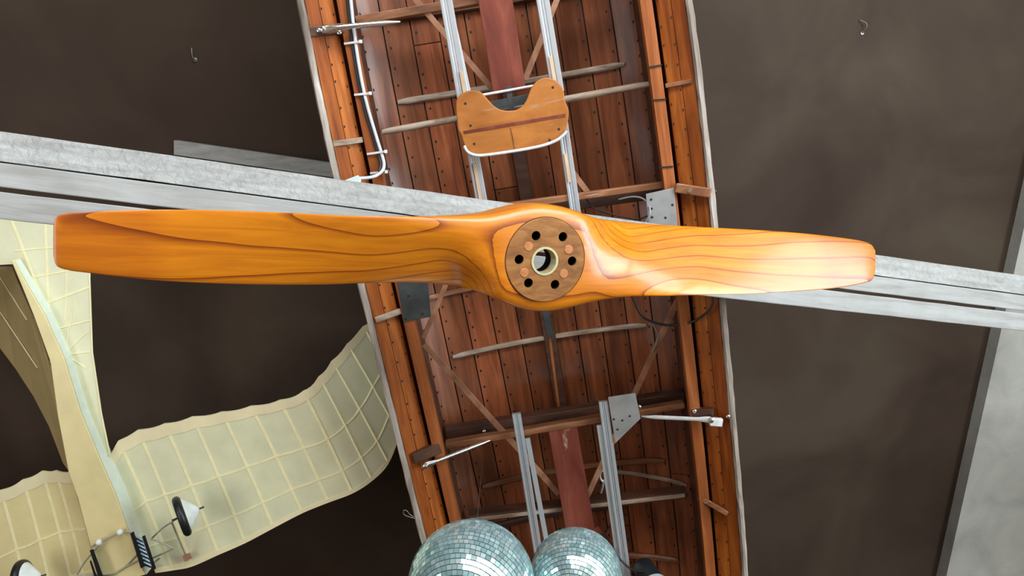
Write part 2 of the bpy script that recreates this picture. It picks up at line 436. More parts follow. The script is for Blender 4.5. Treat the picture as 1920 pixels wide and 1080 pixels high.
def prism(prof, name, m, bevel=0.003):
    mb = MB(); n = 60; rings = []
    for i in range(n + 1):
        x = LEN * i / n
        rings.append([(x, y + (random.uniform(-.0012,.0012) if i % 3 == 0 else 0), z) for y, z in prof])
    mb.loft(rings); return mb.build(name, m, rafter, bevel=bevel)
# rough hewn sloping face, then two smooth planks with an open joint between them
prism([(y1-.002, 0.0), (yt, .045), (yt, .15), (y1-.002, .15)], 'hewn_plank', M['wash_rough'])
prism([(y1+.001, 0.004), (-.006, 0.004), (-.006, .15), (y1+.001, .15)], 'plank', M['wash'])
prism([(.006, 0.002), (yb, 0.0), (yb, .14), (.006, .14)], 'plank', M['wash'])

# ------------------------------------------------------------------ the wooden propeller
PD = 2.0
def prop_depth(px): return 1.0 / (1/PD + (px - 1020) * (-0.00015) * 1.75 / PD)
TOP = [(100,424),(103,411),(110,404),(130,399.5),(160,397.5),(220,394.5),(300,393),(400,394),(540,399),(650,404),(760,405.5),(830,404.5),(880,402),(915,398.5),(950,390.5),(985,382.5),(1015,380),(1050,384),(1080,392),(1105,401.5),(1130,409.5),(1180,417),(1240,421.5),(1340,427),(1440,432.5),(1520,439),(1590,447.5),(1620,453),(1634,459),(1641,470)]
BOT = [(100,478),(103,493),(110,501),(130,507),(160,511),(220,518.5),(300,526),(400,531),(500,533.5),(600,533.5),(700,530.5),(780,530),(850,536),(895,546),(930,558),(965,574),(1000,585),(1030,588),(1060,585),(1090,578),(1120,569.5),(1155,562),(1200,557),(1300,553.5),(1400,551),(1480,547),(1560,541),(1610,533),(1632,527),(1637,522),(1641,508)]
pc = at_depth(1022, 487, PD)
pL = at_depth(100, 458, prop_depth(100)); pR = at_depth(1641, 494, prop_depth(1641))
ex = (pR - pL).normalized()
vw = (at_depth(1022, 487, 1.0) - Vector((0,0,CAMZ)))
ax = ray(460, 300)                               # the shaft points roughly this way, seen from below
ez = (ax - ex * ax.dot(ex)).normalized(); ey = ez.cross(ex)
PM = Matrix(((ex.x,ey.x,ez.x,pc.x),(ex.y,ey.y,ez.y,pc.y),(ex.z,ey.z,ez.z,pc.z),(0,0,0,1)))
prop = root('wooden_propeller', None, 'long varnished orange wooden aircraft propeller with round drilled hub', 'propeller', mat=PM)
PI_ = PM.inverted()
NS, NT = 150, 56
BOSS_R, ZF, ZB = 0.140, -0.004, 0.150
xs = []
for i in range(NS + 1):
    f = i / NS
    xs.append(100.4 + (1640.6 - 100.4) * (f - 0.075*math.sin(2*math.pi*f)/ (2*math.pi) * 2))
xs = [100.15, 100.6, 101.5, 103, 105.5, 109, 114, 121] + [x for x in xs if 128 < x < 1622] + [1624, 1629, 1633, 1636, 1638.4, 1640, 1640.7, 1640.95]
rings = []
for px in xs:
    d = prop_depth(px)
    yt_, yb_ = stable(TOP, px), stable(BOT, px)
    c_px = (yb_ - yt_) / FPX * d
    lx = (PI_ @ at_depth(px, (yt_+yb_)/2, d)).x
    r = abs(lx)
    beta = math.radians(lerp(44, 17, smooth(0.10, 1.05, r)))
    sgn = 1 if lx > 0 else -1
    dl = sgn * min(c_px, .19) * 0.5 * math.tan(beta)
    back = 0.050 * (1 - smooth(0.1, 0.5, r)) + 0.03
    T = PI_ @ at_depth(px, yt_, d + dl + back); B = PI_ @ at_depth(px, yb_, d - dl + back)
    y_t = (PI_ @ at_depth(px, yt_, d + .09)).y; y_b = (PI_ @ at_depth(px, yb_, d + .03)).y
    Cc = (T + B) / 2; H = (T - B) / 2
    tipf = min(1.0, min(abs(px - 100), abs(px - 1641)) / 22.0)
    th = lerp(0.060, 0.016, smooth(0.12, 0.7, r)) * math.sqrt(max(0.02, tipf * (2 - tipf)))
    ring = []
    for k in range(NT):
        a = 2*math.pi*k/NT; ca, sa = math.cos(a), math.sin(a)
        front = sa < 0
        tz = (0.45 if front else 1.0) * th * math.copysign(abs(sa)**0.9, sa)
        pb = Cc + H * math.copysign(abs(ca)**0.92, ca) + Vector((0, 0, tz))
        ph = Vector((lx, (y_t+y_b)/2 + (y_t-y_b)/2 * math.copysign(abs(ca)**0.6, ca), lerp(ZB, ZF, 0.5 - 0.5*math.copysign(abs(sa)**0.32, sa))))
        far = smooth(-.75, .75, ca * sgn)         # the far half of the blade leaves the boss sooner than the near half
        mm = 1 - smooth(0.108, lerp(.42, .25, far), r)
        ring.append(pb.lerp(ph, mm))
    rings.append(ring)
mb = MB(); mb.loft(rings)
body = mb.build('blades', M['prop'], prop, 50)
plate_mb = MB(); plate_mb.lathe((0,0,0), (0,0,1), [(0.0001,-.0055),(0.1120,-.0055),(0.1135,-.0040),(0.1135,0.009),(0.0001,0.009)], 96)
plate = plate_mb.build('hub_plate', M['hub'], prop, 40)
def holes_of():
    px = [(1001,441),(1051,443),(972,486),(1071,489),(992,531),(1042,534)]
    return [PI_ @ at_depth(x, y, prop_depth(x)) for x, y in px]
cut = MB()
for p in holes_of(): cut.cyl((p.x, p.y, -.05), (p.x, p.y, .11), 0.0128, 28)
cut.cyl((-.003, .003, -.1), (-.003, .003, .4), 0.0372, 48)
cut2 = MB(); cut2.cyl((-.003, .003, .072), (-.003, .003, .4), 0.085, 48)
counterbore = cut2.build('counterbore', M['prop'], prop)
cutter = cut.build('cutter', M['prop'], prop)
rec = MB(); rec.cyl((0,0,-.06), (0,0,.008), 0.1155, 96)
recess = rec.build('recess', M['prop'], prop)
bpy.context.view_layer.update()
def carve(o, cs):
    for c in cs:
        b = o.modifiers.new('cut', 'BOOLEAN'); b.operation = 'DIFFERENCE'; b.solver = 'EXACT'; b.object = c
    dg = bpy.context.evaluated_depsgraph_get(); dg.update()
    me = bpy.data.meshes.new_from_object(o.evaluated_get(dg)); o.modifiers.clear(); o.data = me
    me.polygons.foreach_set('use_smooth', [True]*len(me.polygons)); me.set_sharp_from_angle(angle=R(40))
carve(body, [recess, cutter, counterbore]); carve(plate, [cutter])
for c in (cutter, recess, counterbore): bpy.data.objects.remove(c, do_unlink=True)
for p in holes_of():                            # matte black linings paint in the shade inside the bolt holes
    mb = MB(); mb.lathe((p.x, p.y, 0), (0,0,1), [(.0118,-.001),(.0127,-.001),(.0127,.10),(.0001,.10),(.0001,.096),(.0118,.096),(.0118,-.001)], 24); mb.build('bolt_hole_shade', M['matte_black'], prop, 40)
for x, y in [(988,461),(1063,467),(983,511),(1057,513)]:
    p = PI_ @ at_depth(x, y, prop_depth(x)); mb = MB()
    mb.lathe((p.x, p.y, 0), (0,0,1), [(0.0001,-.0072),(0.0115,-.0070),(0.0124,-.0060),(0.0124,0.0)], 28)
    mb.build('hub_plug', M['plug'], prop, 40)
mb = MB(); mb.lathe((-.003,.003,0), (0,0,1), [(0.0325,-.0075),(0.0385,-.0075),(0.0385,-.0045),(0.0365,-.0045),(0.0365,.03),(0.0325,.03),(0.0325,-.0075)], 48)
tag(mb.build('bore_bushing', M['brass'], prop, 40), 'pale brass rim of the centre bore')
mb = MB(); mb.lathe((-.003,.003,0), (0,0,1), [(.0338,.030),(.0371,.030),(.0371,.072),(.0338,.072),(.0338,.030)], 48); mb.build('bore_shade_lining', M['matte_black'], prop, 40)  # black lining added to paint the dark wall of the bore
# steel hanger between the back of the hub and the rafter
for x in (-.115, .115):
    p = PM @ Vector((x, -.03, .12)); rl = RI @ p
    d = (RI.to_3x3() @ (PM.to_3x3() @ Vector((0,0,1)))); t = (0.01 - rl.z) / d.z
    mb = MB(); mb.cyl((x, -.03, .12), (x, -.03, .12 + t), 0.008, 12); mb.build('hanger_rod', M['plate_dark'], prop, 40)

# ------------------------------------------------------------------ the rowing boat, hung upside down under the ceiling
HB = 2.8
BO = at_height(1009.5, 500, HB); BANG = math.radians(-9.8)
BMI = (Matrix.Translation(BO) @ Matrix.Rotation(BANG, 4, 'Z')).inverted()
boat = root('rowing_boat', BO, 'old varnished wooden rowing boat hung upside down below the ceiling', 'boat', rz=BANG)
def B(px, py, w=0.0): return BMI @ at_height(px, py, HB + w)      # (across, along, depth into the hull)
WT = [(-2.3,.56),(-1.6,.655),(-1.0,.685),(-.5,.692),(.1,.685),(.6,.674),(1.1,.659),(1.6,.632),(2.1,.57),(2.6,.45),(3.0,.30),(3.3,.14),(3.45,.04)]
def W(s): return stable(WT, s)
S0, S1 = -2.2, 3.42
PROF = [(0,.44),(.12,.436),(.24,.425),(.36,.403),(.46,.372),(.54,.325),(.60,.262),(.64,.185),(.665,.10),(.68,.02)]
def hull_w(t, s):
    k = W(s) / .69
    d = 1 - 0.25 * smooth(2.0, 3.4, s)
    return stable(PROF, min(.68, abs(t) / max(k, .05))) * d
def hull_row(frac, s, off=0.0):                  # frac -1..1 across the girth
    return Vector((frac * .68 * W(s)/.69, s, hull_w(frac * .68 * W(s)/.69, s) + off))
NSEG = 44
S_ = [lerp(S0, S1, i/NSEG) for i in range(NSEG + 1)]
# planking: lapped strakes with dark open seams, on a dark outer skin
mb = MB()
edges = [0.018, .19, .355, .52, .68, .82, .92, 1.0]
rnd = random.Random(3)
for side in (-1, 1):
    for a, b in zip(edges[:-1], edges[1:]):
        cuts = sorted(rnd.sample(range(8, NSEG-6), 1)) if b < .9 else []
        for lo, hi in zip([0] + cuts, cuts + [NSEG]):
            tone = rnd.random()
            A = []; Bq = []
            for i in range(lo, hi + 1):
                s = S_[i] + (0.004 if (i == lo and lo) else 0)
                g = .0042
                A.append(hull_row(side*(a + g*1.0), s)); Bq.append(hull_row(side*(b - g*1.0), s))
            nsub = 4                              # follow the curve of the hull across each strake
            rows = []
            for q in range(nsub + 1):
                f = lerp(a + .0042, b - .0042, q/nsub)
                rows.append([hull_row(side*f, S_[i] + (0.004 if (i == lo and lo) else 0)) for i in range(lo, hi+1)])
            inner = rows; outer = [[p + Vector((0,0,.012)) for p in r] for r in rows]
            ringset = []
            for i in range(hi - lo + 1):
                ringset.append([inner[q][i] for q in range(nsub+1)] + [outer[q][i] for q in range(nsub, -1, -1)])
            mb.loft(ringset, True, True, 0, tone)
    # nail heads along every seam
    for b in edges[1:-2]:
        s = -1.3 + rnd.random()*.05
        while s < 2.4:
            for o in (-.026,):
                c = hull_row(side*(b + o + rnd.uniform(-.004,.004)), s, -.0012)
                ring = [c + Vector((math.cos(k*math.pi/3)*.0052, math.sin(k*math.pi/3)*.0062, 0)) for k in range(6)]
                mb.add(ring + [p + Vector((0,0,.006)) for p in ring],
                       [(5,4,3,2,1,0)] + [(k,(k+1)%6,(k+1)%6+6,k+6) for k in range(6)], 1, 0.5)
            s += rnd.uniform(.055, .09)
skin = []
for s in S_:
    skin.append([hull_row(f, s, .0125) for f in [i/14 - 1 for i in range(29)]] + [hull_row(1 - i/14, s, .02) for i in range(29)])
mb.loft(skin, True, True, 1, 0.5)
e = MB()
hull = mb.build('hull', [M['hull'], M['nail']], boat, 35)
# gunwales, side strakes, stringers
def along(prof, name, m, lo=S0, hi=S1, n=40, bevel=0.0, tone=.5, jit=0.0):
    mb = MB(); rings = []
    for i in range(n + 1):
        s = lerp(lo, hi, i/n); k = W(s)/.69
        rings.append([(t*k + random.uniform(-jit, jit), s, w + random.uniform(-jit, jit)) for t, w in prof])
    mb.loft(rings, True, True, 0, tone); return mb.build(name, m, boat, None, bevel)
for sd in (-1, 1):
    def S(p): return [(sd*t, w) for t, w in p]
    along(S([(.672,.030),(.670,-.004),(.676,-.012),(.690,-.012),(.696,0.0),(.694,.034)]), 'gunwale', M['gunwale'], n=120, jit=.0016)
    along(S([(.669,.006),(.6275,.030),(.6275,.042),(.669,.020)]), 'side_strake', M['strake'], bevel=.0015, tone=.25)
    along(S([(.6255,.029),(.580,.058),(.580,.070),(.6255,.041)]), 'side_strake', M['strake'], bevel=.0015, tone=.8)
    o_ = MB()
    for tb, wb_ in ((.6215,.0315),(.586,.0542)):
        q_ = S0 + 1.0
        while q_ < 2.5:
            k_ = W(q_)/.69; c_ = Vector((sd*tb*k_, q_, wb_ - .0012))
            ring_ = [c_ + Vector((math.cos(k*math.pi/3)*.0038, math.sin(k*math.pi/3)*.005, 0)) for k in range(6)]
            o_.add(ring_ + [p + Vector((0,0,.006)) for p in ring_], [(5,4,3,2,1,0)] + [(k,(k+1)%6,(k+1)%6+6,k+6) for k in range(6)])
            q_ += rnd.uniform(.06, .10)
    tag(o_.build('strake_nails', M['nail'], boat), kind='stuff')
    along(S([(.562,.036),(.518,.036),(.518,.078),(.562,.078)]), 'stringer', M['stringer'], bevel=.003)
    along(S([(.552,.078),(.540,.078),(.538,.295),(.550,.295)]), 'gap_light_block', M['dark_frame'], hi=2.6)  # board added behind the stringer to keep light out of the gap
# battens on the hull floor (they follow its curve) and heavier frames
def batten(px0, py0, px1, py1, th, wd, m, wat=.40, name='batten', out=0.0):
    p, q = B(px0, py0, wat), B(px1, py1, wat); mb = MB(); rings = []; n = 22
    for i in range(n + 1):
        f = i/n; t = lerp(p.x, q.x, f); s = lerp(p.y, q.y, f)
        w = hull_w(t, s) - .001 - out
        e = min(1.0, min(f, 1-f)/.045); e = math.sqrt(max(.3, e*(2-e)))
        rings.append([(t, s - wd/2*e, w), (t, s - wd/2*e, w - th*.6), (t, s - wd/4*e, w - th*e), (t, s + wd/4*e, w - th*e), (t, s + wd/2*e, w - th*.6), (t, s + wd/2*e, w)])
    mb.loft(rings); return mb.build(name, m, boat, 40)
batten(748, 192, 1168, 122, .016, .026, M['pale_batten'])
batten(850, 666, 1210, 607, .018, .022, M['pale_batten'])
batten(796, 556, 1180, 492, .018, .024, M['frame'])
batten(905, 908, 1243, 859, .02, .028, M['frame'])
batten(880, 990, 1180, 950, .02, .03, M['dark_frame'])
batten(1150, 1046, 1270, 1044, .02, .03, M['frame'])
batten(690, 84-40, 1180, -36, .03, .03, M['dark_frame'])
def cross(px0, py0, w0, px1, py1, w1, wd, dp, m, name='frame', bev=.003):
    mb = MB(); mb.bar(B(px0, py0, w0), B(px1, py1, w1), wd, dp, (0,0,1), 0); return mb.build(name, m, boat, None, bev)
cross(668, 40, .20, 905, 0, .22, .032, .05, M['frame'])
cross(905, 0, .22, 1205, -48, .20, .032, .05, M['frame'])
def pole(px0, py0, w0, px1, py1, w1, r, m, name='stretcher'):
    mb = MB(); mb.tube([B(px0,py0,w0), B(lerp(px0,px1,.04),lerp(py0,py1,.04),w0), B(lerp(px0,px1,.96),lerp(py0,py1,.96),w1), B(px1,py1,w1)], [r*.8, r, r, r*.8], 12)
    return mb.build(name, m, boat, 60)
pole(717, 248, .16, 1216, 158, .16, .0135, M['pale_batten'])
cross(716, 418, .13, 1246, 346, .13, .026, .04, M['frame'])
cross(716, 432, .20, 1246, 360, .20, .045, .02, M['dark_frame'])
cross(836, 833, .16, 1282, 757, .16, .026, .045, M['frame'])
cross(838, 815, .24, 1282, 745, .24, .07, .06, M['dark_frame'])
cross(880, 974, .19, 1284, 928, .19, .02, .012, M['pale_batten'], 'batten')
cross(880, 966, .22, 1286, 922, .22, .028, .07, M['dark_frame'])
batten(1130, 905, 1290, 916, .012, .02, M['pale_batten'], .3)
# short ties over the side strakes
for a in ((624,270,680,262,.013,'pale_batten'), (1248,161,1298,152,.010,'frame'), (703,600,751,583,.014,'pale_batten'), (1310,932,1364,963,.012,'frame')):
    mb = MB(); w0, w1 = (.012, .05) if a[0] < 1000 else (.05, .012)
    mb.bar(B(a[0],a[1],w0), B(a[2],a[3],w1), a[4]*1.6, a[4]*1.4); mb.build('tie_batten', M[a[5]], boat, None, .002)
# dark knee blocks across the strakes where the struts are bolted
for (a, b_, wd) in (((578,62),(646,53),.035), ((774,859),(826,838),.045), ((1296,772),(1338,772),.03)):
    mb = MB(); r_ = a[0] > 1000
    mb.bar(B(*a, .05 if r_ else .016), B(*b_, .016 if r_ else .05), wd, .03); mb.build('knee_block', M['dark_frame'], boat, None, .003)
# bolted block on the right gunwale
mb = MB(); mb.bar(B(1267,352,.034), B(1333,362,-.008), .036, .032); kb = mb.build('knee_block', M['frame'], boat, None, .004)
mb = MB(); mb.cyl(B(1293,358,.02), B(1293,358,-.004), .007, 12); mb.build('bolt', M['chrome'], kb, 40)
mb = MB(); mb.cyl(B(1328,357,.01), B(1343,359,.01), .006, 10); mb.build('bolt', M['plate_dark'], kb, 40)
# keelson: dark flat on the centre line with a thin wooden strip, and a metal tongue
mb = MB()
rings = []
for i in range(30):
    s = lerp(S0+.1, 2.8, i/29); w = hull_w(0, s)
    rings.append([(-.030, s, w), (-.026, s, w-.022), (.026, s, w-.022), (.030, s, w)])
mb.loft(rings); mb.build('keelson', M['dark_frame'], boat, None)
cross(1029, 622, .30, 1050, 782, .36, .012, .012, M['stringer'], 'keel_strip')
cross(1018, 560, .26, 1032, 634, .29, .026, .008, M['plate_dark'], 'metal_tongue')
# red centre boards
def red(pts, w):
    mb = MB(); mb.hexa([B(x, y, w) for x, y in pts] + [B(x, y, w) + Vector((0,0,.022)) for x, y in pts]); return mb.build('centre_board', M['red_board'], boat, None, .003)
red([(890,-40),(955,-42),(986,168),(925,178)], .145)
red([(1027,801),(1081,795),(1124,1042),(1070,1046)], .145)
cross(1112, 992, .15, 1170, 1052, .15, .05, .02, M['red_board'], 'board_leg')
# slide rails: two grooved aluminium extrusions at each end of the boat, with a wooden filler strip
def rail(p0, p1, w, wide, lab_step=True, tan=None):
    a, b = B(*p0, w), B(*p1, w); d = (b - a).normalized(); sx = Vector((d.y, -d.x, 0))
    mb = MB(); k = wide/.046
    prof = [(-.023,0),(-.021,-.003),(-.012,-.003),(-.010,.002),(-.004,.002),(-.0035,-.001),(.000,-.001),(.0005,.002),(.005,.002),(.0055,-.003),(.021,-.003),(.023,0),(.023,.016),(-.023,.016)]
    rings = [[p + sx*x*k + Vector((0,0,z)) for x, z in prof] for p in (a, b)]
    mb.loft(rings); o = mb.build('slide_rail', M['alu'], boat, None, .0008)
    if tan:
        t0, t1, off = tan; mb = MB()
        mb.bar(lerp(a, b, t0) + sx*off + Vector((0,0,-.002)), lerp(a, b, t1) + sx*off + Vector((0,0,-.002)), .013, .012)
        mb.build('filler_strip', M['tan'], o, None, .001)
    return o
WR = .095
rail((829,-40), (868,182), WR, .046, tan=(.78,.99,.010)); rail((1011,-40), (1046,172), WR, .048, tan=(.68,.99,-.006))
rail((868,182), (908,405), WR+.01, .044, tan=(.55,.9,-.002)); rail((1046,172), (1083,425), WR+.01, .042, tan=(.45,.66,-.006))
rail((968,776), (1049,1290), WR, .036); rail((1131,753), (1206,1310), WR, .038)
for p0, p1, off in (((989,822),(1024,1010),.0), ((1123,797),(1162,1070),0)):
    mb = MB(); mb.bar(B(*p0, WR+.012), B(*p1, WR+.012), .02, .012); mb.build('rail_flange', M['alu_dull'], boat, None, .001)
mb = MB(); mb.bar(B(845,12,WR+.008), B(880,175,WR+.008), .014, .012); mb.build('rail_flange', M['alu_dull'], boat, None, .001)
# sliding seat: moulded ply with two humps, a pale tube along its edge and a steel cross under it
SEAT = [(95,520),(84,430),(90,330),(130,270),(185,240),(245,222),(305,225),(360,250),(425,322),(490,390),(560,430),(640,441),(720,434),(790,395),(840,320),(882,210),(930,140),(995,97),(1060,88),(1130,108),(1195,160),(1232,225),(1247,330),(1282,420),(1286,500),(1270,600),(1245,680),(1160,752),(1000,812),(800,850),(600,880),(400,908),(300,905),(230,880),(172,800),(140,700),(108,640)]
SW = .055
seat_pts = [B(840 + x/5.685, 130 + y/5.685, SW) for x, y in SEAT]
cen = sum(seat_pts, Vector())/len(seat_pts)
def seat_dish(p): return p
mb = MB()
loop = [q for i, q in enumerate(spline(seat_pts + [seat_pts[0]], 3)[:-1])]
nl = len(loop)
mb.add(loop + [p + Vector((0,0,.016)) for p in loop],
       [tuple(range(nl)), tuple(range(2*nl-1, nl-1, -1))] + [(i, nl+i, nl+(i+1)%nl, (i+1)%nl) for i in range(nl)])
seat = mb.build('sliding_seat', M['seat'], boat, None, .004)
rim = [B(840 + x/5.685, 130 + y/5.685, SW - .004) for x, y in [(172,815),(200,868),(250,903),(330,918),(450,908),(620,884),(820,852),(1010,812),(1150,760),(1225,705),(1268,655)]]
mb = MB(); mb.tube(spline(rim, 5), .0058, 10); tag(mb.build('edge_tube', M['white_trim'], seat, 60), 'pale tube along the seat edge')
mb = MB(); mb.bar(B(840+170/5.685, 130+672/5.685, SW-.001), B(840+1250/5.685, 130+487/5.685, SW-.001), .010, .004); tag(mb.build('seat_crease', M['red_board'], seat), 'dark red line across the seat')
mb = MB(); mb.bar(B(958,240,SW-.001), B(966,280,SW-.001), .002, .004); mb.build('seat_seam', M['frame'], seat)
for x, y in ((1118,193),(1182,638),(1083,754),(185,365),(280,795),(240,600)):
    mb = MB(); p = seat_dish(B(840 + x/5.685, 130 + y/5.685, SW)); mb.cyl(p + Vector((0,0,-.0008)), p + Vector((0,0,.004)), .0048, 12); mb.build('screw_hole', M['nail'], seat)
mb = MB()
mb.bar(B(905,202,SW+.05), B(998,184,SW+.05), .034, .006); mb.bar(B(953,162,SW+.049), B(962,222,SW+.049), .020, .008)
mb.build('steel_cross', M['plate_dark'], seat, None, .001)
mb = MB(); mb.cyl(B(905,178,SW+.04), B(1000,161,SW+.04), .005, 10); mb.build('axle_rod', M['white_trim'], seat, 60)
# thin diagonal braces
def brace(pts, w=.2, wd=.022, th=.008, m='brace'):
    mb = MB()
    for (a, b_) in zip(pts[:-1], pts[1:]):
        mb.bar(B(*a, w), B(*b_, w), wd, th)
    return mb.build('diagonal_brace', M[m], boat, None, .001)
brace([(752,-32),(926,170)]); brace([(1064,-50),(984,150)]); brace([(1070,318),(1142,414)]); brace([(795,645),(1048,926)], .17, .024, .01)
brace([(846,510),(794,634)], .17, .02); brace([(1274,556),(1100,932)], .19, .024, .01)
brace([(1160,955),(1100,1080)], .26, .012, .006, 'dark_frame')
# metal plates
def mplate(pts, w, m, bolts, name='metal_plate'):
    mb = MB(); mb.hexa([B(x, y, w) for x, y in pts] + [B(x, y, w) + Vector((0,0,.005)) for x, y in pts]); o = mb.build(name, m, boat, None, .0008)
    for x, y in bolts:
        mb = MB(); p = B(x, y, w); mb.lathe(p, (0,0,-1), [(0.0045,-.001),(0.0045,.0015),(.003,.003),(.0001,.0032)], 10); mb.build('bolt', M['nail'], o, 50)
mplate([(741,505),(800,500),(808,594),(757,604)], .032, M['plate_dark'], [(766,554),(760,598),(792,588)])
mplate([(1211,364),(1264,352),(1274,470),(1221,474)], .028, M['plate_grey'], [(1261,384),(1222,391),(1223,407),(1248,408),(1221,374)], 'metal_plate')
mplate([(1140,745),(1191,737),(1201,785),(1154,831)], .085, M['plate_grey'], [(1151,786),(1167,788),(1181,780),(1158,805)])
# chromed tubular struts with flattened ends
def strut(a, b_, wa, wb, ra=.0115, bend=0.0, m='chrome'):
    p, q = B(*a, wa), B(*b_, wb); mb = MB(); pts = []; rr = []
    for f, (r1, r2) in ((0,(.004,.013)),(.05,(.004,.0135)),(.10,(.006,.012)),(.18,(ra,ra*.95)),(.5,(ra,ra)),(.8,(ra,ra)),(.92,(ra*.7,ra*.6)),(1.0,(.0035,.004))):
        pts.append(p.lerp(q, f) + Vector((0,0,bend*math.sin(f*math.pi)))); rr.append((r1, r2))
    mb.tube(pts, rr, 14, flat=(0,0,1)); o = mb.build('rigger_strut', M[m], boat, 60)
    mb = MB(); mb.lathe(p, (0,0,-1), [(.012,-.012),(.012,.004),(.009,.004),(.009,.012),(.006,.014),(.0001,.014)], 14); mb.build('bolt', M['chrome'], o, 40)
    return o
strut((607,55), (750,41), -.01, .045, .0105, -.012)
strut((798,873), (918,826), -.01, .12, .0085)
strut((1333,787), (1203,781), -.012, .12, .0085, m='white_trim')
mb = MB(); mb.bar(B(1331,790,-.012), B(1354,792,-.012), .032, .02); mb.build('strut_socket', M['white_trim'], boat, None, .003)
for x, y, w in ((598,57,0), (636,61,.02), (748,20,.2), (793,848,.03), (908,809,.2), (1199,763,.15), (1302,771,.03), (1365,781,-.005)):
    mb = MB(); p = B(x, y, w); mb.lathe(p, (0,0,-1), [(.008,-.012),(.008,.004),(.0055,.006),(.0001,.0062)], 12); mb.build('bolt', M['chrome'], boat, 40)
# black bands round the right-hand stringer
for (a, b_) in (((1213,127),(1241,122)), ((1222,188),(1249,186)), ((1236,314),(1262,312))):
    mb = MB(); mb.bar(B(*a, .035), B(*b_, .035), .005, .008); mb.build('lashing_band', M['black'], boat)
# eye bolt by the lower right rail
mb = MB(); c = B(1131, 893, .2); mb.tube([c + Vector((.014*math.cos(k*math.pi/8), .026*math.sin(k*math.pi/8), 0)) for k in range(17)], .005, 8); mb.cyl(c + Vector((0,.02,0)), c + Vector((-.02,.09,.03)), .006, 10)
mb.build('eye_bolt', M['alu_dull'], boat, 60)
# hangers from the keel to the ceiling, hidden above the hull
for s in (-.9, 1.9):
    mb = MB(); p = boat.matrix_basis @ Vector((0, s, hull_w(0, s) + .01)); z = ceil_z(p.x) - BO.z
    mb.cyl((0, s, hull_w(0, s) + .005), (0, s, z), .012, 12); mb.build('hanger_rod', M['plate_dark'], boat, 40)

# ------------------------------------------------------------------ cables in and on the boat
def wpath(pts): return [at_height(x, y, HB + w) for x, y, w in pts]
def cable(name, pts, r, m, label, cat='cable', group=None, n=7):
    P = spline(wpath(pts), n); o = P[0].copy(); mb = MB(); mb.tube([p - o for p in P], r, 10)
    ob = mb.build(name, m, None, 60); ob.location = o; return tag(ob, label, cat, group)
gc_pts = [(655,-30,.03),(664,60,.03),(676,140,.03),(689,200,.03),(706,258,.03),(716,290,.028),(720,308,.02),(717,320,.01),(706,329,0),(692,333,-.02),(680,334,-.04),(670,335,-.05)]
o0 = wpath(gc_pts)[0]
gcab = root('power_cable', o0, 'grey power cable clipped along the boat stringer and bending onto the rafter', 'cable')
mb = MB(); mb.tube([p - o0 for p in spline(wpath(gc_pts), 7)], .0062, 10); tag(mb.build('grey_sheath', M['grey_pvc'], gcab, 60), 'pale grey cable')
blk = [(x - 6.5, y + (0 if y < 290 else 1), w + .004) for x, y, w in gc_pts[:-4]]
mb = MB(); mb.tube([p - o0 for p in spline(wpath(blk), 7)], .0058, 10); tag(mb.build('black_sheath', M['black'], gcab, 60), 'black cable')
for (a, b_) in (((645,82),(676,78)), ((664,178),(694,175)), ((688,289),(723,284)), ((694,325),(724,322))):
    mb = MB(); q = wpath([(a[0], a[1], .030), (b_[0], b_[1], .020)]); mb.bar(q[0]-o0, q[1]-o0, .008, .004); p = q[1]-o0
    mb.box(p - Vector((.005,.006,.005)), p + Vector((.006,.006,.005))); mb.build('cable_tie', M['clear_tie'], gcab, None, .001)
mb = MB(); q = [at_height(x, y, HB - .06 + z) for x, y, z in ((641,340,0),(672,328,0),(677,338,0),(676,352,0),(641,340,.04),(672,328,.04),(677,338,.04),(676,352,.04))]
mb.hexa([p - o0 for p in q]); tag(mb.build('connector_box', flat('pale_blue_connector', (0.62,0.72,0.74), .4), gcab, None, .004), 'pale blue-grey plastic connector')
cable('black_cable', [(1176,540,.1),(1188,562,.1),(1196,580,.1),(1211,598,.1),(1245,609,.08),(1280,608,.05),(1305,600,.02),(1326,585,-.01),(1336,570,-.02),(1334,552,-.02),(1310,545,0)], .0048, M['black'],
      'black cable looping below the right propeller blade over the boat edge')
cable('thin_cable', [(1208,596,.115),(1219,602,.13),(1228,615,.14),(1234,630,.15),(1229,648,.17),(1222,662,.19)], .0034, M['plate_grey'],
      'thin grey cable drooping beside the diagonal brace in the boat')
cable('thin_cable', [(1098,372,.16),(1112,389,.15),(1130,396,.15),(1165,406,.14),(1195,411,.14),(1216,404,.12)], .0028, M['black'],
      'thin black wire sagging across planks towards the grey plate')
cable('thin_cable', [(1160,374,.13),(1186,369,.10),(1206,373,.07),(1217,387,.03),(1218,402,.015),(1210,420,.02),(1211,440,.03)], .0036, M['plate_grey'],
      'thin grey wire curling over the grey plate edge')
cable('wire_loop', [(790,968,-.002),(782,972,-.005),(770,970,-.008),(758,965,-.01),(757,957,-.01),(763,958,-.01),(769,965,-.008),(778,969,-.005),(791,966,.002)], .0016, M['steel_wire'],
      'small loose wire loop sticking out left of the boat edge', 'wire')

